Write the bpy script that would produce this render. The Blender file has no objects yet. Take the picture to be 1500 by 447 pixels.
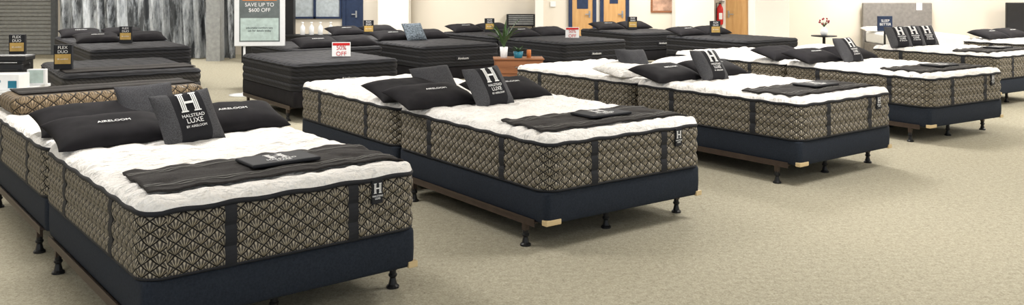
import bpy, bmesh, math, random
from mathutils import Vector, Matrix, noise
random.seed(4)
sc=bpy.context.scene
COL=sc.collection
W,L=1.52,2.03
ZT,ZB,ZF=.728,.406,.187
HC=1.815; FPX=1300.; YH=-26.

# ---------------------------------------------------------------- materials
def newmat(name):
    m=bpy.data.materials.new(name); m.use_nodes=True
    nt=m.node_tree; b=nt.nodes['Principled BSDF']
    return m,nt,b
class N:
    def __init__(s,nt): s.nt=nt
    def m(s,op,a,b=0.0,c=0.0):
        n=s.nt.nodes.new('ShaderNodeMath'); n.operation=op
        for i,v in enumerate((a,b,c)):
            if isinstance(v,(int,float)): n.inputs[i].default_value=v
            else: s.nt.links.new(v,n.inputs[i])
        return n.outputs[0]
    def ramp(s,f,stops):
        n=s.nt.nodes.new('ShaderNodeValToRGB'); s.nt.links.new(f,n.inputs[0])
        e=n.color_ramp.elements
        while len(e)<len(stops): e.new(.5)
        for i,(p,c) in enumerate(stops): e[i].position=p; e[i].color=(*c,1)
        return n.outputs[0]
    def noise(s,vec,scale,detail=3,rough=.6):
        n=s.nt.nodes.new('ShaderNodeTexNoise'); n.inputs['Scale'].default_value=scale
        n.inputs['Detail'].default_value=detail; n.inputs['Roughness'].default_value=rough
        if vec is not None: s.nt.links.new(vec,n.inputs['Vector'])
        return n.outputs['Fac']
    def bump(s,h,strength,dist,b):
        n=s.nt.nodes.new('ShaderNodeBump'); n.inputs['Strength'].default_value=strength
        n.inputs['Distance'].default_value=dist
        s.nt.links.new(h,n.inputs['Height']); s.nt.links.new(n.outputs[0],b.inputs['Normal'])
    def tc(s,k='Object'):
        n=s.nt.nodes.new('ShaderNodeTexCoord'); return n.outputs[k]
    def sep(s,v):
        n=s.nt.nodes.new('ShaderNodeSeparateXYZ'); s.nt.links.new(v,n.inputs[0]); return n.outputs
    def mix(s,f,a,b):
        n=s.nt.nodes.new('ShaderNodeMix'); n.data_type='RGBA'
        ins=[i for i in n.inputs if i.type=='RGBA']
        if isinstance(f,(int,float)): n.inputs[0].default_value=f
        else: s.nt.links.new(f,n.inputs[0])
        for i,v in zip(ins,(a,b)):
            if isinstance(v,tuple): i.default_value=(*v,1)
            else: s.nt.links.new(v,i)
        return [o for o in n.outputs if o.type=='RGBA'][0]

def simple(name,col,rough=.6,metal=0,nscale=0,namt=.15,bump=0,spec=.3):
    m,nt,b=newmat(name); n=N(nt)
    b.inputs['Roughness'].default_value=rough; b.inputs['Metallic'].default_value=metal
    b.inputs['Specular IOR Level'].default_value=spec
    f=n.noise(n.tc(),nscale or 12)
    lo=tuple(c*(1-namt) for c in col); hi=tuple(min(1,c*(1+namt)) for c in col)
    nt.links.new(n.ramp(f,[(.3,lo),(.7,hi)]),b.inputs['Base Color'])
    if bump: n.bump(f,.5,bump,b)
    return m

def border_mat(name,dark,gold,seam,cw=.080,ch=.060):
    m,nt,b=newmat(name); n=N(nt)
    b.inputs['Roughness'].default_value=.6; b.inputs['Specular IOR Level'].default_value=.3
    s=n.sep(n.tc('UV')); u,v=s[0],s[1]
    uu=n.m('DIVIDE',u,cw); vv=n.m('DIVIDE',v,ch)
    fa=n.m('SUBTRACT',n.m('FRACT',n.m('ADD',uu,vv)),.5)
    fb=n.m('SUBTRACT',n.m('FRACT',n.m('SUBTRACT',uu,vv)),.5)
    x=n.m('ADD',fa,fb); y=n.m('SUBTRACT',fa,fb)
    y1=n.m('ADD',y,1.05)
    ang=n.m('ARCTAN2',x,y1)
    st=n.m('SINE',n.m('MULTIPLY_ADD',ang,21.0,1.57))
    rad=n.m('SQRT',n.m('ADD',n.m('MULTIPLY',x,x),n.m('MULTIPLY',y1,y1)))
    ring=n.m('SINE',n.m('MULTIPLY_ADD',rad,5.2,-1.6))
    f=n.m('MULTIPLY_ADD',st,.48,.44)
    f=n.m('ADD',f,n.m('MULTIPLY',ring,.26))
    mx=n.m('MAXIMUM',n.m('ABSOLUTE',fa),n.m('ABSOLUTE',fb))
    sm=n.m('GREATER_THAN',mx,.435)
    c=n.ramp(f,[(.25,dark),(.85,gold)])
    nz=n.noise(n.tc(),300,2,.7)
    c=n.mix(n.m('MULTIPLY',nz,.3),c,dark)
    c2=n.mix(sm,c,seam)
    nt.links.new(c2,b.inputs['Base Color'])
    ha=n.m('SUBTRACT',1,n.m('MULTIPLY',n.m('MULTIPLY',fa,fa),4))
    hb=n.m('SUBTRACT',1,n.m('MULTIPLY',n.m('MULTIPLY',fb,fb),4))
    n.bump(n.m('POWER',n.m('MULTIPLY',ha,hb),.5),1.0,.022,b)
    return m

def quilt_black(name,col,cw,ch):
    m,nt,b=newmat(name); n=N(nt)
    b.inputs['Roughness'].default_value=.75; b.inputs['Specular IOR Level'].default_value=.2
    s=n.sep(n.tc('UV'))
    uu=n.m('DIVIDE',s[0],cw); vv=n.m('DIVIDE',s[1],ch)
    h=n.m('ABSOLUTE',n.m('SINE',n.m('MULTIPLY',vv,3.1416)))
    h2=n.m('ABSOLUTE',n.m('SINE',n.m('MULTIPLY',n.m('ADD',uu,vv),3.1416)))
    f=n.m('MULTIPLY',n.m('POWER',h,.5),n.m('POWER',h2,.3))
    nt.links.new(n.ramp(f,[(.2,tuple(c*.4 for c in col)),(.8,tuple(c*1.25 for c in col))]),b.inputs['Base Color'])
    n.bump(f,.7,.01,b)
    return m

def white_top_mat():
    m,nt,b=newmat('white_knit'); n=N(nt)
    b.inputs['Roughness'].default_value=.8; b.inputs['Specular IOR Level'].default_value=.2
    tc=n.tc()
    mp=nt.nodes.new('ShaderNodeMapping'); nt.links.new(tc,mp.inputs[0]); mp.inputs['Scale'].default_value=(.7,1.5,1)
    f=n.noise(mp.outputs[0],9,3); g=n.noise(tc,26,3)
    nt.links.new(n.ramp(f,[(.3,(.82,.79,.76)),(.7,(.89,.87,.845))]),b.inputs['Base Color'])
    n.bump(n.m('ADD',f,n.m('MULTIPLY',g,.35)),1.0,.055,b)
    return m

def carpet_mat():
    m,nt,b=newmat('carpet'); n=N(nt)
    b.inputs['Roughness'].default_value=.95; b.inputs['Specular IOR Level'].default_value=.1
    tc=n.tc()
    a=n.noise(tc,75,4,.8); c=n.noise(tc,24,4,.8); d=n.noise(tc,.5,2)
    f=n.m('ADD',n.m('MULTIPLY',a,.6),n.m('MULTIPLY',c,.4))
    base=n.ramp(f,[(.36,(.185,.168,.122)),(.46,(.335,.312,.238)),(.55,(.435,.408,.318)),(.66,(.60,.57,.465))])
    warm=n.mix(n.m('MULTIPLY',d,.3),base,(.44,.385,.28))
    nt.links.new(warm,b.inputs['Base Color'])
    n.bump(f,.6,.012,b)
    return m

def wood_mat(name,c1,c2,axis=0):
    m,nt,b=newmat(name); n=N(nt)
    b.inputs['Roughness'].default_value=.4
    mp=nt.nodes.new('ShaderNodeMapping'); nt.links.new(n.tc(),mp.inputs[0])
    sc_=[14,14,14]; sc_[axis]=1.2; mp.inputs['Scale'].default_value=sc_
    f=n.noise(mp.outputs[0],1.5,5)
    nt.links.new(n.ramp(f,[(.3,c1),(.7,c2)]),b.inputs['Base Color'])
    return m

def tweed(name,col,band=None,half=.0):
    m,nt,b=newmat(name); n=N(nt)
    b.inputs['Roughness'].default_value=.85; b.inputs['Specular IOR Level'].default_value=.15
    tc=n.tc()
    f=n.noise(tc,160,3,.8)
    c=n.ramp(f,[(.35,tuple(x*.55 for x in col)),(.65,tuple(x*1.5 for x in col))])
    if band:
        s=n.sep(tc)
        k=n.m('LESS_THAN',n.m('ABSOLUTE',s[0]),half)
        c=n.mix(k,c,band)
    nt.links.new(c,b.inputs['Base Color'])
    n.bump(f,.4,.004,b)
    return m

M_border=border_mat('fan_border',(.058,.050,.040),(.50,.44,.335),(.014,.013,.013))
M_quilt=border_mat('gold_quilt',(.10,.07,.04),(.34,.25,.15),(.03,.022,.015),.10,.08)
M_top=white_top_mat()
M_tape=simple('black_tape',(.013,.014,.018),.7)
M_navy=simple('navy_fabric',(.016,.021,.031),.85,nscale=90,namt=.25,bump=.002,spec=.2)
M_carpet=carpet_mat()
M_rail=simple('brown_steel',(.065,.046,.036),.45,.4)
M_blackpl=simple('black_plastic',(.012,.012,.013),.4)
M_guard=wood_mat('corner_guard_tan',(.50,.37,.19),(.66,.51,.29))
M_blk=quilt_black('black_quilt',(.019,.019,.021),.11,.05)
M_blktop=quilt_black('black_quilt_top',(.021,.021,.024),.16,.16)
M_char=quilt_black('charcoal_chevron',(.040,.038,.037),.05,.05)
M_pdark=simple('pillow_black',(.014,.013,.015),.85,nscale=8,namt=.2,spec=.15)
M_tweed=tweed('charcoal_tweed',(.055,.055,.060))
M_hpil=tweed('tweed_band',(.065,.065,.070),(.018,.018,.021),.105)
M_run=simple('runner_cloth',(.030,.027,.026),.85,nscale=120,namt=.35,spec=.15)
M_grey=simple('grey_stripe',(.16,.155,.145),.8)
M_white=simple('white_print',(.85,.85,.85),.6,namt=.03)
M_wall=simple('cream_paint',(.74,.68,.585),.8,nscale=.6,namt=.03)
M_col=simple('column_paint',(.82,.79,.73),.7,nscale=.6,namt=.03)
M_ceil=simple('ceiling_tile',(.80,.78,.75),.9)
M_wplast=simple('white_plastic',(.78,.79,.80),.4,namt=.03)
M_doorw=wood_mat('door_oak',(.50,.27,.10),(.62,.37,.15),2)
M_ns=wood_mat('walnut',(.20,.075,.03),(.32,.13,.055),0)
M_dnavy=simple('navy_paint',(.02,.035,.08),.5)
M_shut=simple('shutter_grey',(.34,.35,.35),.5,.2)
M_metal=simple('steel',(.5,.5,.5),.3,.9)
M_red=simple('red_enamel',(.55,.02,.02),.35)
M_green=simple('leaf_green',(.05,.10,.035),.5,nscale=30,namt=.4)
M_teal=simple('teal_glaze',(.02,.16,.24),.3)
M_gold=simple('gold_label',(.50,.33,.10),.5)
M_hb=simple('grey_upholstery',(.21,.195,.18),.85)
M_glass=simple('frosted_pane',(.45,.50,.53),.25)
M_orange=simple('orange_print',(.60,.20,.06),.6)
M_lgreen=simple('pale_print',(.45,.55,.52),.6)
M_skin=simple('picture_print',(.45,.28,.20),.6,nscale=3,namt=.6)

# ---------------------------------------------------------------- helpers
def link(o,parent=None):
    COL.objects.link(o)
    if parent: o.parent=parent
    return o
def empty(name,loc=(0,0,0),rz=0):
    o=bpy.data.objects.new(name,None); o.location=loc; o.rotation_euler=(0,0,rz); o.empty_display_size=.1
    return link(o)
def obj(name,me,parent=None,loc=(0,0,0),rot=(0,0,0),mats=()):
    o=bpy.data.objects.new(name,me); o.location=loc; o.rotation_euler=rot
    for m in mats:
        if m.name not in [x.name for x in me.materials if x]: me.materials.append(m)
    return link(o,parent)
def bm_mesh(bm,name,smooth=False):
    me=bpy.data.meshes.new(name); bm.normal_update(); bm.to_mesh(me); bm.free()
    if smooth:
        for p in me.polygons: p.use_smooth=True
    return me
def box_bm(bm,x0,x1,y0,y1,z0,z1,bev=0):
    r=bmesh.ops.create_cube(bm,size=1)
    vs=r['verts']
    for v in vs:
        v.co=Vector(((x0+x1)/2+v.co.x*(x1-x0),(y0+y1)/2+v.co.y*(y1-y0),(z0+z1)/2+v.co.z*(z1-z0)))
    if bev:
        es=list({e for v in vs for e in v.link_edges})
        bmesh.ops.bevel(bm,geom=es,offset=bev,segments=2,affect='EDGES',profile=.5)
def box(name,x0,x1,y0,y1,z0,z1,mat,parent=None,bev=0):
    bm=bmesh.new(); box_bm(bm,x0,x1,y0,y1,z0,z1,bev)
    return obj(name,bm_mesh(bm,name),parent,mats=[mat])
def boxes(name,lst,mat,parent=None,bev=0):
    bm=bmesh.new()
    for b in lst: box_bm(bm,*b,bev)
    return obj(name,bm_mesh(bm,name),parent,mats=[mat])
def lathe(name,prof,mat,parent=None,loc=(0,0,0),seg=20):
    bm=bmesh.new(); rings=[]
    for r,z in prof:
        rings.append([bm.verts.new((max(r,.0005)*math.cos(2*math.pi*i/seg),max(r,.0005)*math.sin(2*math.pi*i/seg),z)) for i in range(seg)])
    for a,b in zip(rings,rings[1:]):
        for i in range(seg): bm.faces.new((a[i],a[(i+1)%seg],b[(i+1)%seg],b[i]))
    bm.faces.new(rings[0][::-1]); bm.faces.new(rings[-1])
    return obj(name,bm_mesh(bm,name,True),parent,loc,mats=[mat])
_tc={}
def text_data(body,size,ext=.0006,align='CENTER'):
    k=(body,size,ext)
    if k in _tc: return _tc[k]
    cu=bpy.data.curves.new('t','FONT'); cu.body=body; cu.size=size; cu.extrude=ext
    cu.align_x=align; cu.align_y='CENTER'
    o=bpy.data.objects.new('t',cu); COL.objects.link(o)
    bpy.context.view_layer.update()
    me=bpy.data.meshes.new_from_object(o.evaluated_get(bpy.context.evaluated_depsgraph_get()))
    COL.objects.unlink(o); bpy.data.objects.remove(o)
    me.name='lettering'; _tc[k]=me
    return me
def text(name,body,size,mat,parent,loc,rot=(0,0,0)):
    me=text_data(body,size).copy(); me.materials.clear()
    return obj(name,me,parent,loc,rot,[mat])

# rounded rectangle perimeter
def perim(w,l,r,step=.025):
    pts=[];s=0
    segs=[((r,0),(w-r,0)),('c',(w-r,r),-90),((w,r),(w,l-r)),('c',(w-r,l-r),0),((w-r,l),(r,l)),('c',(r,l-r),90),((0,l-r),(0,r)),('c',(r,r),180)]
    for g in segs:
        if g[0]=='c':
            n=8
            for i in range(n):
                a=math.radians(g[2]+90*i/n)
                pts.append((g[1][0]+r*math.cos(a),g[1][1]+r*math.sin(a),math.cos(a),math.sin(a)))
        else:
            (x0,y0),(x1,y1)=g; d=math.hypot(x1-x0,y1-y0); n=max(2,int(d/step))
            nx,ny=(y1-y0)/d,-(x1-x0)/d
            for i in range(n):
                t=i/n; pts.append((x0+(x1-x0)*t,y0+(y1-y0)*t,nx,ny))
    return pts
def ring_mesh(name,w,l,r,levels,cap=True,wave=0):
    """levels: (z, outward offset)"""
    P=perim(w,l,r); n=len(P)
    S=[0]
    for i in range(n):
        a=P[i];b=P[(i+1)%n]; S.append(S[-1]+math.hypot(a[0]-b[0],a[1]-b[1]))
    bm=bmesh.new(); uv=bm.loops.layers.uv.new('UVMap')
    R=[[bm.verts.new((p[0]+p[2]*o,p[1]+p[3]*o,z+wave*math.sin(S[i]*2*math.pi/.29+.6*math.sin(S[i]*3)))) for i,p in enumerate(P)] for z,o in levels]
    for k in range(len(levels)-1):
        for i in range(n):
            j=(i+1)%n
            f=bm.faces.new((R[k][i],R[k][j],R[k+1][j],R[k+1][i])); f.smooth=True
            for lp,(si,kk) in zip(f.loops,((i,k),(i+1,k),(i+1,k+1),(i,k+1))):
                lp[uv].uv=(S[si],levels[kk][0])
    if cap:
        bm.faces.new(R[0][::-1]); bm.faces.new(R[-1])
    return bm_mesh(bm,name)
def topz(x,y,w,l,z0,h,amp):
    d=max(0,min(x,w-x,y,l-y))
    t=min(d/.075,1); e=math.sqrt(max(0,1-(1-t)**2))
    q=abs(math.sin(math.pi*(y/.17+.10*math.sin(x*9+y*3))))**.5
    q2=abs(math.sin(math.pi*(x/.24+.12*math.sin(y*7+x*2))))**.55
    nz=noise.noise(Vector((x*6,y*6,3.1)))+.6*noise.noise(Vector((x*15,y*15,1.1)))
    bz=amp*(q*(.45+.55*q2))*1.7+amp*.8*nz
    return z0+e*(h+bz-amp)
def top_mesh(name,w,l,r,z0,h,amp=.009,off=.006):
    nx,ny=84,110
    bm=bmesh.new(); uv=bm.loops.layers.uv.new('UVMap')
    def par(i,n):  # denser near the edges
        t=i/n; return t-.9*math.sin(2*math.pi*t)/(2*math.pi)*.45
    V=[]
    for j in range(ny+1):
        row=[]
        for i in range(nx+1):
            x=par(i,nx)*w; y=par(j,ny)*l
            px,py=x,y
            cx=r if x<r else (w-r if x>w-r else None); cy=r if y<r else (l-r if y>l-r else None)
            if cx is not None and cy is not None:
                dx,dy=x-cx,y-cy; dd=math.hypot(dx,dy)
                if dd>1e-6:
                    k=max(abs(dx),abs(dy))/dd; px,py=cx+dx*k,cy+dy*k
            px=w/2+(px-w/2)*(1+off*2/w); py=l/2+(py-l/2)*(1+off*2/l)
            row.append((bm.verts.new((px,py,topz(x,y,w,l,z0,h,amp))),px,py))
        V.append(row)
    for j in range(ny):
        for i in range(nx):
            q=[V[j][i],V[j][i+1],V[j+1][i+1],V[j+1][i]]
            f=bm.faces.new([a[0] for a in q]); f.smooth=True
            for lp,a in zip(f.loops,q): lp[uv].uv=(a[1],a[2])
    return bm_mesh(bm,name)

def tiers(z0,z1,n,amp,m=5):
    lv=[(z0-.004,-.02),(z0,0.0)]
    for k in range(n):
        for i in range(1,m+1):
            t=i/m; z=z0+(z1-z0)*(k+t)/n
            lv.append((z,amp*math.sin(math.pi*t)**.7 if 0<t<1 else 0.0))
    lv.append((z1+.002,-.03))
    return lv
R0=.11
WT=(ZT+.006,.045,.016)
ME={}
ME['border']=ring_mesh('border',W,L,R0,tiers(ZB,ZT-.012,3,.014))
ME['piping']=ring_mesh('piping',W,L,R0,[(ZT-.018,-.02),(ZT-.016,.010),(ZT-.004,.016),(ZT+.008,.011),(ZT+.012,-.02)],wave=.0035)
ME['lowpipe']=ring_mesh('lowpipe',W,L,R0,[(ZB-.002,-.02),(ZB,.006),(ZB+.008,.010),(ZB+.016,.006),(ZB+.017,-.02)])
ME['top']=top_mesh('top',W,L,R0,*WT)
ME['btop']=top_mesh('btop',W,L,R0,ZT+.006,.03,.005)
ME['found']=ring_mesh('foundation',W,L,.05,[(ZF,-.035),(ZF+.003,-.015),(ZF+.02,-.008),(ZF+.10,-.004),(ZB-.02,-.006),(ZB-.006,-.010),(ZB-.001,-.03)])
for k,m in (('border',M_border),('piping',M_tape),('lowpipe',M_tape),('top',M_top),('btop',M_blktop),('found',M_navy)): ME[k].materials.append(m)
ME['bborder']=ME['border'].copy(); ME['bborder'].materials.clear(); ME['bborder'].materials.append(M_blk)
ME['cborder']=ME['border'].copy(); ME['cborder'].materials.clear(); ME['cborder'].materials.append(M_char)
ME['bfound']=ME['found'].copy(); ME['bfound'].materials.clear(); ME['bfound'].materials.append(M_pdark)

def strap_mesh():
    bm=bmesh.new()
    zs=[l for l in tiers(ZB,ZT-.012,3,.014)][1:-1]
    def strip(p,n,wd=.03):
        t=(-n[1],n[0]); prev=None
        for z,o in zs:
            a=bm.verts.new((p[0]+t[0]*wd+n[0]*(o*.6+.007),p[1]+t[1]*wd+n[1]*(o*.6+.007),z))
            b=bm.verts.new((p[0]-t[0]*wd+n[0]*(o*.6+.007),p[1]-t[1]*wd+n[1]*(o*.6+.007),z))
            a2=bm.verts.new((p[0]+t[0]*(wd)+n[0]*-.004,p[1]+t[1]*(wd)+n[1]*-.004,z))
            b2=bm.verts.new((p[0]-t[0]*(wd)+n[0]*-.004,p[1]-t[1]*(wd)+n[1]*-.004,z))
            if prev:
                for (c,d),(e,f) in (((prev[0],prev[1]),(a,b)),((prev[2],prev[0]),(a2,a)),((prev[1],prev[3]),(b,b2))):
                    bm.faces.new((c,d,f,e))
            prev=(a,b,a2,b2)
    for u in (.42,1.10): strip((u,0),(0,-1)); strip((u,L),(0,1))
    for v in (.5,1.5): strip((0,v),(-1,0)); strip((W,v),(1,0))
    bmesh.ops.recalc_face_normals(bm,faces=bm.faces)
    me=bm_mesh(bm,'straps'); me.materials.append(M_tape); return me
ME['straps']=strap_mesh()
def frame_mesh():
    bm=bmesh.new()
    for x0,x1 in ((-.012,.022),(W-.022,W+.012)):
        box_bm(bm,x0,x1,.12,L-.1,ZF-.006,ZF+.0)
        a=x0 if x0<0 else x1-.005
        box_bm(bm,a,a+.005,.12,L-.1,ZF-.03,ZF+.02)
    for y in (.25,1.0,1.78): box_bm(bm,.0,W,y-.018,y+.018,ZF-.03,ZF-.006)
    for x in (.015,W-.015):
        for y in (.25,1.78): box_bm(bm,x-.018,x+.018,y-.018,y+.018,.105,ZF-.006)
    me=bm_mesh(bm,'frame_rails'); me.materials.append(M_rail); return me
ME['frame']=frame_mesh()
def feet_mesh():
    bm=bmesh.new()
    for x,y in ((.015,.25),(W-.015,.25),(.015,1.78),(W-.015,1.78),(W/2,1.0),(W/2,.25)):
        top=.110 if x!=W/2 else ZF-.028
        prof=[(.038,0),(.038,.012),(.026,.022),(.017,.060),(.026,.072),(.026,.082),(.020,.086),(.020,top)]
        rings=[[bm.verts.new((x+r*math.cos(i*math.pi/6),y+r*math.sin(i*math.pi/6),z)) for i in range(12)] for r,z in prof]
        for a,b in zip(rings,rings[1:]):
            for i in range(12): bm.faces.new((a[i],a[(i+1)%12],b[(i+1)%12],b[i]))
        bm.faces.new(rings[0][::-1]); bm.faces.new(rings[-1])
    me=bm_mesh(bm,'glide_feet'); me.materials.append(M_blackpl); return me
ME['feet']=feet_mesh()
def guard_mesh():
    bm=bmesh.new(); z0,z1=ZF-.004,ZF+.032
    box_bm(bm,.0,.13,-.001,.03,z0,z1,.004); box_bm(bm,-.001,.02,.0,.05,z0,z1,.004)
    box_bm(bm,W-.06,W,-.001,.03,z0,z1,.004); box_bm(bm,W-.02,W+.001,.0,.06,z0,z1,.004)
    me=bm_mesh(bm,'corner_guards'); me.materials.append(M_guard); return me
ME['guard']=guard_mesh()

def H_rects(w,h):
    """striped slab-serif H; returns rect list centred at 0"""
    R=[]
    for s in (-1,1):
        for k in (-1,0,1): R.append((s*w*.30+k*w*.085-w*.028,s*w*.30+k*w*.085+w*.028,-h*.44,h*.44))
        R.append((s*w*.30-w*.17,s*w*.30+w*.17,h*.44,h*.5)); R.append((s*w*.30-w*.17,s*w*.30+w*.17,-h*.5,-h*.44))
    R.append((-w*.19,w*.19,-h*.07,h*.0+h*.05))
    return R
def H_bm(bm,w,h,cx,cy,zf):
    for x0,x1,y0,y1 in H_rects(w,h):
        nx=max(1,int((x1-x0)/.012)); ny=max(1,int((y1-y0)/.012))
        g=[[bm.verts.new((cx+x0+(x1-x0)*i/nx,cy+y0+(y1-y0)*j/ny,zf(cx+x0+(x1-x0)*i/nx,cy+y0+(y1-y0)*j/ny))) for i in range(nx+1)] for j in range(ny+1)]
        for j in range(ny):
            for i in range(nx): bm.faces.new((g[j][i],g[j][i+1],g[j+1][i+1],g[j+1][i]))

def frame_pt(near,th,u,v):
    c,s=math.cos(th),math.sin(th)
    return (near[0]+u*c-v*s, near[1]+u*s+v*c)
def bed(near,th,kind='white',label=True,flip=False):
    if flip:   # neighbour bed standing head to head: foot points away
        p=frame_pt(near,th,W,2*L+.05); e=empty('display_bed',(p[0],p[1],0),th+math.pi)
    else: e=empty('display_bed',(near[0],near[1],0),th)
    b={'white':'border','black':'bborder','char':'cborder'}[kind]
    obj('mattress_border',ME[b],e); obj('mattress_piping',ME['piping'],e); obj('mattress_lower_piping',ME['lowpipe'],e)
    obj('mattress_top',ME['top' if kind=='white' else 'btop'],e)
    obj('foundation',ME['found' if kind=='white' else 'bfound'],e)
    obj('steel_frame',ME['frame'],e); obj('glide_feet',ME['feet'],e)
    if kind=='white':
        obj('straps',ME['straps'],e); obj('corner_guards',ME['guard'],e)
        if label:
            box('label_tag',1.21,1.275,-.024,-.010,ZT-.135,ZT-.005,M_tape,e)
            bm=bmesh.new(); H_bm(bm,.052,.055,0,0,lambda x,y:0)
            obj('label_monogram',bm_mesh(bm,'mono'),e,(1.2425,-.0255,ZT-.05),(math.pi/2,0,0),[M_white])
            text('label_text','HALSTEAD\nLUXE',.014,M_white,e,(1.2425,-.0255,ZT-.10),(math.pi/2,0,0))
    elif label:
        box('label_tag',.62,.90,-.022,-.010,ZB+.10,ZB+.16,M_tape,e)
        text('label_text','Aireloom',.055,M_white,e,(.76,-.024,ZB+.13),(math.pi/2,0,0))
    return e

# pillows
def pil_prof(x,y): return (max(0,1-x**4)*max(0,1-y**4))**.5
def pillow_mesh(w,h,t,flat,mat,seed=0,n=26,wr=.007):
    bm=bmesh.new()
    def P(i): 
        s=math.sin(math.pi/2*(2*i/n-1)); return s
    G={}
    for side in (1,-1):
        for j in range(n+1):
            for i in range(n+1):
                x,y=P(i),P(j)
                edge=i in (0,n) or j in (0,n)
                if side==-1 and edge: G[side,i,j]=G[1,i,j]; continue
                px=w/2*x*(1-.07*(1-y*y)); py=h/2*y*(1-.09*(1-x*x))
                pr=pil_prof(x,y)
                nz=noise.noise(Vector((px*7+seed*3.3,py*7,seed)))+.5*noise.noise(Vector((px*18+seed,py*18,seed)))
                z=t/2*pr*(1 if side==1 else -flat)+wr*nz*pr*(1 if side==1 else .2)
                G[side,i,j]=bm.verts.new((px,py,z))
    for side in (1,-1):
        for j in range(n):
            for i in range(n):
                q=[G[side,i,j],G[side,i+1,j],G[side,i+1,j+1],G[side,i,j+1]]
                if side==-1: q=q[::-1]
                f=bm.faces.new(q); f.smooth=True
    me=bm_mesh(bm,'pillow'); me.materials.append(mat); return me
def psurf(w,h,t): return lambda x,y: t/2*pil_prof(min(.99,abs(x)/(w/2)),min(.99,abs(y)/(h/2)))+.007
PM={}
def lying_pillow(near,th,u,v,mat,seed,w=.74,h=.44,t=.19,rz=0,tilt=14,ztop=.768,txt=True,name='bed_pillow',flat=.45):
    k=(mat.name,seed,w,h,t,flat)
    if k not in PM: PM[k]=pillow_mesh(w,h,t,flat,mat,seed,wr=.010)
    p=frame_pt(near,th,u,v); a=math.radians(tilt)
    e=empty(name,(p[0],p[1],ztop+t/2*flat+math.sin(a)*h*.36),0)
    e.rotation_euler=(a,0,th+math.radians(rz))
    obj('cushion',PM[k],e)
    if txt:
        me=text_data('AIRELOOM',.042,.0004).copy(); me.materials.clear(); me.materials.append(M_white)
        f=psurf(w,h,t)
        for vt in me.vertices: vt.co.y-=.04; vt.co.z+=f(vt.co.x,vt.co.y)+.004
        obj('lettering',me,e)
    return e
def square_pillow(near,th,u,v,mat,seed,s=.42,t=.15,lean=28,rz=0,roll=0,ztop=.772,logo=False,sh=None):
    h=sh or s
    k=(mat.name,seed,s,t,h)
    if k not in PM: PM[k]=pillow_mesh(s,h,t,1,mat,seed,wr=.008)
    p=frame_pt(near,th,u,v); a=math.radians(90-lean)
    e=empty('throw_pillow',(p[0],p[1],ztop+math.sin(a)*h/2*.97),0)
    e.rotation_mode='QUATERNION'
    e.rotation_quaternion=(Matrix.Rotation(th+math.radians(rz),4,'Z')@Matrix.Rotation(a,4,'X')@Matrix.Rotation(math.radians(roll),4,'Z')).to_quaternion()
    obj('cushion',PM[k],e)
    if logo:
        f=psurf(s,h,t)
        bm=bmesh.new(); H_bm(bm,.145,.14,0,.075,f)
        obj('monogram',bm_mesh(bm,'mono'),e,mats=[M_white])
        for body,sz,y in (('HALSTEAD',.032,-.025),('LUXE',.048,-.062),('BY AIRELOOM',.022,-.100)):
            me=text_data(body,sz,.0004).copy(); me.materials.clear(); me.materials.append(M_white)
            for vt in me.vertices: vt.co.y+=y; vt.co.z+=f(vt.co.x,vt.co.y)+.002
            obj('lettering',me,e)
    return e
def cloth(name,near,th,u0,u1,v0,v1,mat,z=None,stripe=True,fold=True,skew=0.0):
    """runner laid over the mattress; follows the quilting when z is None. skew slides the far edge"""
    e=empty(name,(near[0],near[1],0),th)
    w,h=u1-u0,v1-v0; nx,ny=70,34
    bm=bmesh.new()
    def zf(x,y):
        if z is None:
            s=0
            for dx,dy in ((0,0),(.05,0),(-.05,0),(0,.05),(0,-.05)):
                s=max(s,topz(min(max(x+dx,.0),W),min(max(y+dy,0),L),W,L,*WT))
            c=topz(min(max(x,.0),W),y,W,L,*WT)
            d=min(x,W-x)
            k=max(0,min(1,(d-.02)/.1))
            return (s*k+c*(1-k))+.006-(max(0,x-W)*2.2 if x>W-.005 else 0)
        return z+.004*noise.noise(Vector((x*4,y*5,7)))
    def P(u,v): return (u+skew*(v-v0)/h, v)
    def sheet(v_lo,v_hi,ny,dz):
        g=[]
        for j in range(ny+1):
            r=[]
            for i in range(nx+1):
                x,y=P(u0+w*i/nx,v_lo+(v_hi-v_lo)*j/ny); r.append(bm.verts.new((x,y,zf(x,y)+dz)))
            g.append(r)
        for j in range(ny):
            for i in range(nx): bm.faces.new((g[j][i],g[j][i+1],g[j+1][i+1],g[j+1][i])).smooth=True
    sheet(v0,v1,ny,0)
    o=obj('cloth',bm_mesh(bm,'cloth'),e,mats=[mat])
    s=o.modifiers.new('s','SOLIDIFY'); s.thickness=.010; s.offset=1
    if stripe:
        bm=bmesh.new()
        for y in (v0+.09,v0+.115,v1-.115,v1-.09): sheet(y-.004,y+.004,1,.0135)
        obj('woven_stripes',bm_mesh(bm,'stripes'),e,mats=[M_grey])
    if fold:
        uc,vc=(u0+u1)/2+.05,(v0+v1)/2
        zz=(max(zf(uc+a,vc+b) for a in (-.18,0,.18) for b in (-.1,0,.1)) if z is None else z)+.014
        f=empty('folded_cloth',frame_pt(near,th,uc,vc)+(zz,),th)
        bm=bmesh.new(); box_bm(bm,-.2,.2,-.13,.13,-.002,.018,.008)
        obj('cloth_stack',bm_mesh(bm,'c'),f,mats=[M_tape])
        bm=bmesh.new(); H_bm(bm,.12,.11,0,.035,lambda x,y:0)
        obj('monogram',bm_mesh(bm,'m'),f,(0,0,.0195),mats=[M_white])
        text('lettering','HALSTEAD\nLUXE',.036,M_white,f,(0,-.065,.0192))
    return e

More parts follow.
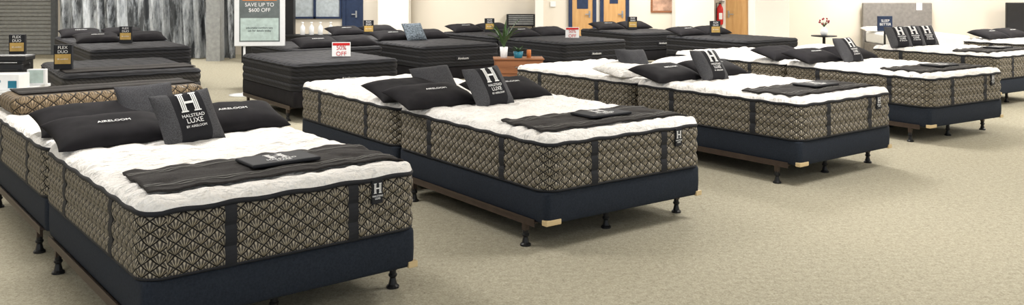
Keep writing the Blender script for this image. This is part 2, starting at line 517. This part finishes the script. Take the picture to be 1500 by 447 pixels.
# ---------------------------------------------------------------- the main row
B1=((-1.724,4.137),.678); B2=((.229,5.909),.632); B3=((2.537,7.813),.655); B4=((4.659,9.888),.575)
BX=((7.0,12.8),.60); B5=((9.4,14.6),.60)
for i,(n,t) in enumerate((B1,B2,B3,B4)):
    du=(0,-.13,-.09,-.06)[i]
    bed(n,t); bed(n,t,flip=True,label=False)
    cloth('bed_runner',n,t,.07,1.54,.13,.69,M_run,skew=(.03,.05,.0,.02)[i])
    lying_pillow(n,t,.33+du,1.80,M_pdark,1,rz=3,t=.17)
    lying_pillow(n,t,1.14+du,1.86,M_pdark,2,rz=-2,t=.17)
    square_pillow(n,t,.74+du,1.56,M_hpil,5,s=.41,sh=.385,lean=34,roll=(4,2,-2,0)[i],rz=(6,8,4,8)[i],logo=True)
    if i<3: square_pillow(n,t,.72+du+(0,-.02,-.3)[i],2.36,M_tweed,6,s=.40,sh=.36,lean=(34,44,36)[i],rz=-6,roll=(3,4,-3)[i])
bed(*BX); bed(*B5); 
cloth('bed_runner',BX[0],BX[1],.04,1.5,.13,.69,M_run); cloth('bed_runner',B5[0],B5[1],.04,1.5,.13,.69,M_run)
for u in (.12,.50,.88): square_pillow(BX[0],BX[1],u,1.62,M_hpil,5,s=.41,sh=.385,lean=30,logo=True,rz=-18)
for u in (.4,1.15): lying_pillow(B5[0],B5[1],u,1.75,M_pdark,1,t=.17)
lying_pillow(B3[0],B3[1],.26,2.36,M_top,11,txt=False,tilt=8); lying_pillow(B3[0],B3[1],1.2,2.38,M_top,12,txt=False,tilt=8)
lying_pillow(B4[0],B4[1],1.15,2.36,M_top,13,txt=False,tilt=8)
lying_pillow(B4[0],B4[1],.30,2.34,M_pdark,3,txt=False,t=.17)
lying_pillow(B1[0],B1[1],.36,2.36,M_pdark,3,txt=False)
lying_pillow(B2[0],B2[1],.26,2.30,M_pdark,3,txt=False,t=.17)
# quilted gold topper over the foot of the neighbouring bed
e=empty('quilted_topper',frame_pt(B1[0],B1[1],0.05,2*L-.60)+(.777,),B1[1])
me=ring_mesh('topper',W-.04,.60,.08,[(0,-.03),(.005,-.01),(.03,.008),(.06,.014),(.10,.010),(.125,-.005),(.138,-.04),(.141,-.08)])
obj('quilt',me,e,mats=[M_quilt])
cloth('bed_runner',B1[0],B1[1],.12,1.5,2*L-.44,2*L-.02,M_run,z=.921,fold=False)

# ---------------------------------------------------------------- black beds
A=((-2.8,11.4),.62); C=((-1.45,14.5),.62); E=((.89,15.5),.62); Hh=((4.2,15.9),.62)
BB=((-3.36,13.75),.62)
G=((2.5,18.3),.5)
L2=((-5.05,10.0),.60); L1=((-6.54,13.8),.60)
def sign_box(x,y,z,rz=.2,w=.2,h=.29):
    e=empty('info_box',(x,y,z),rz)
    box('carton',-w/2,w/2,-.035,.035,0,h,M_tape,e,.003)
    box('gold_panel',-w/2+.012,w/2-.012,-.037,-.0352,h*.22,h*.62,M_gold,e)
    text('title','FLEX\nDUO',.05,M_white,e,(0,-.038,h*.8),(math.pi/2,0,0))
    text('small_print','lift comfort',.026,M_white,e,(0,-.039,h*.42),(math.pi/2,0,0))
def off_card(x,y,z,rz=.1):
    e=empty('sale_card',(x,y,z),rz)
    bm=bmesh.new(); box_bm(bm,-.13,.13,-.004,.004,0,.20)
    box_bm(bm,-.12,.12,.0,.10,0,.006)
    obj('card',bm_mesh(bm,'card'),e,mats=[M_white])
    box('red_header',-.12,.12,-.006,-.0045,.155,.19,M_red,e)
    text('lettering','50%\nOFF',.085,M_red,e,(0,-.006,.078),(math.pi/2,0,0))
for (n,t),k in ((A,'black'),(BB,'black'),(C,'black'),(E,'black'),(Hh,'black'),(G,'black'),(L2,'char'),(L1,'black')):
    bed(n,t,k)
for n,t in (C,E,L1):
    bed(n,t,'black',flip=True,label=False)
ZK=.757
def kp(n,t,us,v,seed=3,z=ZK):
    for i,u in enumerate(us): lying_pillow(n,t,u,v,M_pdark,seed+i,txt=(i==0),ztop=z,t=.16)
kp(*BB,(.50,1.14),.35); kp(*C,(.38,1.14),1.82); kp(*C,(.38,1.14),3.80); kp(*E,(.38,1.14),1.82); kp(*E,(.38,1.14),3.8)
kp(*Hh,(.38,1.14),1.82); kp(*G,(.38,1.14),1.5); kp(*L1,(.38,1.14),1.82); kp(*L1,(.38,1.14),3.6)
cloth('bed_runner',L2[0],L2[1],.05,1.5,.2,.75,M_run,z=.768,fold=False)
def at(n,t,u,v): return frame_pt(n,t,u,v)
p=at(*A,1.0,.75); off_card(p[0],p[1],.764)
p=at(*E,.95,.9); off_card(p[0],p[1],.764)
for n,t,u,v in ((*L2,.08,.62),(*L1,.75,1.3),(*C,.75,3.5),(*E,.75,3.4),(*G,.75,1.05),(*Hh,.75,1.4)):
    p=at(n,t,u,v); sign_box(p[0],p[1],.782 if n==L2[0] else .764)
# star-print pillow
square_pillow(C[0],C[1],.70,1.55,simple('blue_grey_print',(.13,.16,.19),.8,nscale=40,namt=.8),9,s=.40,lean=40,ztop=.76)

# ---------------------------------------------------------------- room shell
YW=22.3
box('floor',-14,17,-3,YW+.1,-.1,0,M_carpet)
box('wall_back',-14,17,YW,YW+.15,0,3.6,M_wall)
box('wall_left',-14.15,-14,-3,YW,0,3.6,M_wall)
box('wall_right',17,17.15,-3,YW,0,3.6,M_wall)
box('ceiling',-14,17,-3,YW,3.6,3.7,M_ceil)
box('baseboard_back',-6,17,YW-.015,YW,0,.1,M_tape)
def XW(x,d=YW): return (x-750)/FPX*d
# roll-up shutter
e=empty('rollup_shutter',(0,0,0))
bm=bmesh.new(); x0,x1=XW(-60),XW(78)
for k in range(28): box_bm(bm,x0,x1,YW-.06,YW-.005,k*.095+.005,k*.095+.088,.012)
obj('slats',bm_mesh(bm,'slats'),e,mats=[M_shut])
box('guide_rail',x1,x1+.12,YW-.12,YW-.002,0,2.8,simple('rail_grey',(.12,.13,.14),.5),e)
# plastic curtain
m,nt,b=newmat('plastic_sheeting'); n=N(nt); b.inputs['Roughness'].default_value=.25
mp=nt.nodes.new('ShaderNodeMapping'); nt.links.new(n.tc(),mp.inputs[0]); mp.inputs['Scale'].default_value=(3.5,1,.55)
f=n.noise(mp.outputs[0],1.6,6,.7)
nt.links.new(n.ramp(f,[(.42,(.06,.065,.07)),(.49,(.27,.29,.31)),(.62,(.58,.61,.64))]),b.inputs['Base Color']); n.bump(f,.8,.06,b)
M_plastic=m
bm=bmesh.new(); x0,x1=-10.75,-6.55; nx=240
rows=[]
for z in (0.02,.5,1.0,1.6,2.4,3.2):
    rows.append([bm.verts.new((x0+(x1-x0)*i/nx,21.0+.09*math.sin(i*.42+z)+.05*math.sin(i*.93+2*z),z)) for i in range(nx+1)])
for a,b_ in zip(rows,rows[1:]):
    for i in range(nx): bm.faces.new((a[i],a[i+1],b_[i+1],b_[i])).smooth=True
obj('plastic_curtain',bm_mesh(bm,'curt'),mats=[M_plastic])
# columns
for cx,w,y in ((576,.75,21.5),(1018,.95,21.7),(1131,.80,20.6)):
    X=XW(cx,y); box('column',X-w/2,X+w/2,y,y+.5,0,3.6,M_col,bev=.01)
X=XW(312,20.4); box('column',X-.16,X+.16,20.4,20.7,0,3.6,M_shut)
X=XW(790,21.9); box('column',X-.1,X+.1,21.9,22.3,0,3.6,M_col)
# doors
def door(name,xa,xb,mat,handle=1,fr=M_dnavy):
    e=empty(name,(0,0,0)); a,b=XW(xa),XW(xb)
    box('leaf',a,b,YW-.045,YW-.003,.01,2.05,mat,e,.004)
    boxes('frame',[(a-.09,a,YW-.07,YW-.002,0,2.14),(b,b+.09,YW-.07,YW-.002,0,2.14),(a,b,YW-.07,YW-.002,2.05,2.14)],fr,e)
    hx=b-.08 if handle>0 else a+.08
    boxes('lever_handle',[(hx-.02,hx+.02,YW-.06,YW-.04,.93,1.1),(hx-.11*handle if handle>0 else hx,hx if handle>0 else hx+.11,YW-.09,YW-.07,1.0,1.025),(hx-.01,hx+.01,YW-.09,YW-.05,1.0,1.025)],M_metal,e)
    return e,a,b
door('door_1',507,527,M_dnavy)
e,a,b=door('door_2',838,868,M_doorw)
box('notice',a+.12,a+.40,YW-.052,YW-.046,1.15,1.6,M_dnavy,e)
e,a,b=door('door_3',884,916,M_doorw)
box('notice',a+.15,a+.36,YW-.052,YW-.046,1.28,1.55,M_dnavy,e)
door('door_4',1062,1095,M_doorw,-1,M_col)
# framed picture
e=empty('framed_picture'); a,b=XW(953),XW(988)
box('frame',a,b,YW-.03,YW-.001,1.05,1.7,M_ns,e,.006); box('print',a+.05,b-.05,YW-.034,YW-.03,1.10,1.65,M_skin,e)
# wall thermostat
box('wall_thermostat',XW(806),XW(814),YW-.03,YW-.001,1.2,1.33,M_wplast,bev=.006)
# fire extinguisher
e=empty('fire_extinguisher',(XW(1053),YW-.12,.75),0)
lathe('cylinder',[(.055,0),(.075,.02),(.078,.08),(.078,.40),(.06,.46),(.025,.49),(.02,.53)],M_red,e)
boxes('valve_handle',[(-.02,.02,-.02,.02,.52,.56),(-.02,.11,-.012,.012,.57,.585),(-.02,.10,-.012,.012,.545,.555)],M_blackpl,e)
boxes('hose',[(-.10,-.08,-.01,.01,.1,.54),(-.10,0,-.01,.01,.535,.55)],M_blackpl,e)
box('label',-.04,.04,-.083,-.076,.14,.3,M_white,e); box('bracket',-.05,.05,.06,.119,.2,.3,M_metal,e)
# window + product shelf
e=empty('window_1'); a,b=XW(425),XW(498)
box('pane',a,b,YW-.02,YW-.002,.95,2.3,M_glass,e)
boxes('mullions',[(a-.05,a,YW-.06,YW-.001,.9,2.35),(b,b+.05,YW-.06,YW-.001,.9,2.35),((a+b)/2-.03,(a+b)/2+.03,YW-.06,YW-.001,.9,2.35),(a,b,YW-.06,YW-.001,.9,.95)],M_dnavy,e)
e=empty('display_counter',(0,0,0))
boxes('cabinet',[(-6.1,-3.85,20.0,20.5,0,.58),(-6.15,-3.8,19.95,20.55,.58,.62)],M_blackpl,e,.005)
boxes('shelf_unit',[(-6.1,-5.0,20.3,20.5,.62,1.5)],M_blackpl,e)
for i,x in enumerate((444,457,470,485)):
    X=XW(x,20.2)
    b_=lathe('lotion_bottle',[(.05,0),(.055,.01),(.055,.17),(.03,.21),(.018,.22),(.018,.26),(.03,.27),(.03,.29)],M_wplast,None,(X,20.15,.621))
# dark heater unit right of centre
e=empty('wall_heater'); box('body',XW(742),XW(784),YW-.25,YW-.005,.72,1.02,M_blackpl,e,.01)
boxes('louvers',[(XW(745),XW(781),YW-.26,YW-.25,z,z+.02) for z in (.77,.82,.87,.92,.97)],M_shut,e)
boxes('legs',[(XW(745),XW(747),YW-.2,YW-.1,0,.72),(XW(779),XW(781),YW-.2,YW-.1,0,.72)],M_blackpl,e)

# freestanding poster sign
e=empty('poster_stand',(-4.12,14.25,0),.08)
lathe('base',[(.24,0),(.24,.012),(.05,.03),(.02,.05)],M_wplast,e,(-.18,0.03,0),28)
boxes('pole',[(-.195,-.165,.015,.045,.02,1.9)],M_wplast,e)
box('panel',-.33,.47,-.02,.015,.79,1.95,M_wplast,e,.01)
box('poster',-.25,.39,-.023,-.0205,.86,1.90,simple('poster_dark',(.13,.15,.15),.5),e)
box('poster_photo',-.23,.37,-.026,-.0232,.88,1.24,M_lgreen,e)
box('poster_band',-.20,.34,-.026,-.0232,1.52,1.66,M_orange,e)
text('poster_title','SAVE UP TO\n$600 OFF',.085,M_white,e,(.07,-.027,1.41),(math.pi/2,0,0))
text('poster_print','adjustable comfort sets\nask for details today',.045,M_tape,e,(.07,-.028,1.06),(math.pi/2,0,0))

# nightstand + plants
e=empty('nightstand',(.10,14.2,0),.05)
boxes('body',[(-.38,.38,-.2,.2,.14,.585),(-.40,.40,-.22,.22,.585,.61)],M_ns,e,.006)
boxes('drawer_fronts',[(-.36,.36,-.212,-.2,.17,.36),(-.36,.36,-.212,-.2,.375,.57)],M_ns,e,.004)
boxes('legs',[(sx*.34-.02,sx*.34+.02,sy*.16-.02,sy*.16+.02,0,.14) for sx in (-1,1) for sy in (-1,1)],M_ns,e)
boxes('pulls',[(-.06,.06,-.225,-.212,z,z+.012) for z in (.26,.47)],M_metal,e)
def leaf(bm,base,az,ln,wd,rise,droop):
    c,s=math.cos(az),math.sin(az); prev=None; n=9
    for i in range(n+1):
        t=i/n; r=ln*t*(.35+.4*t); z=rise*t-droop*t*t
        w=wd*math.sin(math.pi*min(1,.12+t*.9))**.8 if i<n else .001
        a=bm.verts.new((base[0]+c*r-s*w,base[1]+s*r+c*w,base[2]+z+.01)); k=bm.verts.new((base[0]+c*r,base[1]+s*r,base[2]+z)); d=bm.verts.new((base[0]+c*r+s*w,base[1]+s*r-c*w,base[2]+z+.01))
        if prev: bm.faces.new((prev[0],prev[1],k,a)); bm.faces.new((prev[1],prev[2],d,k))
        prev=(a,k,d)
def plant(name,x,y,z,pot,pm,n,ln,rise,wd):
    e=empty(name,(x,y,z)); r,h=pot
    lathe('pot',[(r*.75,0),(r*.8,.005),(r,h),(r*.9,h),(r*.85,h-.02)],pm,e)
    bm=bmesh.new()
    for i in range(n): leaf(bm,(0,0,h-.02),i*2.4+random.random(),ln*random.uniform(.7,1.1),wd,rise*random.uniform(.6,1.1),rise*random.uniform(.1,.5))
    bmesh.ops.recalc_face_normals(bm,faces=bm.faces)
    obj('leaves',bm_mesh(bm,'leaves',True),e,mats=[M_green])
plant('potted_plant',-.13,14.2,.61,(.065,.17),M_wplast,16,.42,.50,.024)
plant('potted_succulent',.10,14.15,.61,(.08,.10),M_teal,14,.14,.12,.018)
lathe('pillar_candle',[(.035,0),(.035,.12),(.03,.125)],M_orange,None,(.27,14.2,.61))

# left table with products
e=empty('display_table',(0,0,0))
box('table_top',-6.25,-4.78,8.45,9.2,.74,.77,M_wplast,e,.005)
boxes('legs',[(x-.025,x+.025,y-.025,y+.025,0,.74) for x in (-6.2,-4.95) for y in (8.5,9.15)],M_wplast,e)
e=empty('product_carton',(-4.98,8.70,.77),.1)
box('carton',-.19,.19,-.12,.12,0,.15,M_white,e,.004)
box('blue_print',.09,.17,-.124,-.121,.02,.09,M_teal,e); text('lettering','Jamison',.05,M_teal,e,(-.05,-.124,.09),(math.pi/2,0,0))
e=empty('brochure_holder',(-4.84,9.05,.77),.1)
box('holder',-.09,.09,-.03,.03,0,.16,M_wplast,e,.004); box('brochure',-.07,.07,-.034,-.031,.02,.15,M_lgreen,e)
e=empty('base_unit',(-5.14,9.05,.77),.1)
boxes('trays',[(-.18,.18,-.1,.1,.16,.22),(-.22,.22,-.12,.12,.25,.30),(-.20,-.14,-.08,.08,0,.26),(.12,.18,-.08,.08,0,.26)],M_blackpl,e,.01)
# black cabinet behind carrying another info box
e=empty('side_cabinet',(-7.0,12.1,0),.1)
boxes('body',[(-.35,.35,-.25,.25,.06,.78),(-.37,.37,-.27,.27,.78,.81)],M_blackpl,e,.008); boxes('feet',[(x-.03,x+.03,y-.03,y+.03,0,.06) for x in (-.3,.3) for y in (-.2,.2)],M_blackpl,e)
sign_box(-6.74,12.1,.812)

# upholstered bed at right rear
def head_bed(x0,x1,yb,hb,mat,topm,zh):
    e=empty('upholstered_bed',(0,0,0))
    box('headboard',x0,x1,yb-.1,yb,.0,zh,mat,e,.02)
    boxes('rails',[(x0+.02,x1-.02,yb-2.1,yb-.1,.1,.33)],mat,e,.02)
    boxes('feet',[(x-.03,x+.03,yb-2.05,yb-1.99,0,.1) for x in (x0+.08,x1-.08)],M_blackpl,e)
    box('mattress',x0+.05,x1-.05,yb-2.06,yb-.1,.33,.60,topm,e,.05)
    return e
yb=22.2
head_bed(XW(1262,yb),XW(1363,yb),yb,0,M_hb,M_wplast,1.30)
box('price_tag',XW(1345,22),XW(1353,22),22.085,22.099,1.12,1.30,M_white)
head_bed(XW(1472,21.8),XW(1560,21.8),21.8,0,M_blackpl,M_wplast,1.32)
for x in (1283,1333):
    X=XW(x,21.6); k=pillow_mesh(.56,.38,.13,.6,M_top,x); 
    e=empty('bed_pillow',(X,21.7,.66)); e.rotation_euler=(.12,0,0); obj('cushion',k,e)
# small side table with vase
e=empty('side_table',(XW(1207,18.6),18.6,0))
lathe('table',[(.2,0),(.2,.02),(.03,.04),(.03,.66),(.26,.68),(.26,.70)],M_blackpl,e)
v=empty('flower_vase',(XW(1207,18.6),18.6,.70))
lathe('vase',[(.05,0),(.08,.05),(.07,.12),(.035,.16),(.045,.18)],M_wplast,v)
bm=bmesh.new()
for i in range(14):
    a=i*2.4; r=.04+.05*(i%4); c=Vector((r*math.cos(a),r*math.sin(a),.24+.035*(i%4)))
    q=bmesh.ops.create_icosphere(bm,subdivisions=1,radius=.022)
    for w_ in q['verts']: w_.co=w_.co*(1+.3*noise.noise(w_.co*60))+c
obj('flowers',bm_mesh(bm,'fl',True),v,mats=[simple('crimson',(.30,.03,.05))])
bm=bmesh.new()
for i in range(14):
    a=i*2.4; r=.04+.05*(i%4)
    leaf(bm,(0,0,.15),a,r*1.3,.006,.13,.0)
obj('stems',bm_mesh(bm,'st'),v,mats=[M_green])
# dark sign on a post
e=empty('floor_sign',(XW(1296,17.5),17.5,0),.1)
boxes('pole',[(-.015,.015,-.015,.015,.02,.9)],M_blackpl,e); lathe('base',[(.16,0),(.16,.015),(.03,.03)],M_blackpl,e)
box('board',-.15,.15,-.02,.02,.85,1.15,M_dnavy,e,.005); text('lettering','SLEEP\nBETTER',.07,M_white,e,(0,-.022,1.02),(math.pi/2,0,0))

# ---------------------------------------------------------------- lights
k=0
for x in (-9,-3,3,9,14):
    for y in (1.5,6.5,11.5,16.5,20.5):
        e=empty('ceiling_light',(x,y,3.6))
        box('housing',-.62,.62,-.62,.62,-.05,-.001,M_wplast,e)
        ld=bpy.data.lights.new('panel','AREA'); ld.shape='RECTANGLE'; ld.size=1.2; ld.size_y=1.2
        ld.energy={1.5:50,6.5:115,11.5:180,16.5:190,20.5:155}[y]; ld.color=(1,.97,.93)
        lo=bpy.data.objects.new('lamp',ld); lo.location=(0,0,-.06); link(lo,e)
w=bpy.data.worlds.new('World'); sc.world=w; w.use_nodes=True
w.node_tree.nodes['Background'].inputs[0].default_value=(.86,.93,1,1)
w.node_tree.nodes['Background'].inputs[1].default_value=1.25

cam=bpy.data.cameras.new('camera'); co=bpy.data.objects.new('camera',cam); link(co)
cam.sensor_width=36; cam.lens=FPX/1500*36; cam.shift_y=-(223.5-YH)/1500
co.location=(0,0,HC); co.rotation_euler=(math.pi/2,0,0); sc.camera=co
sc.view_settings.view_transform='Standard'
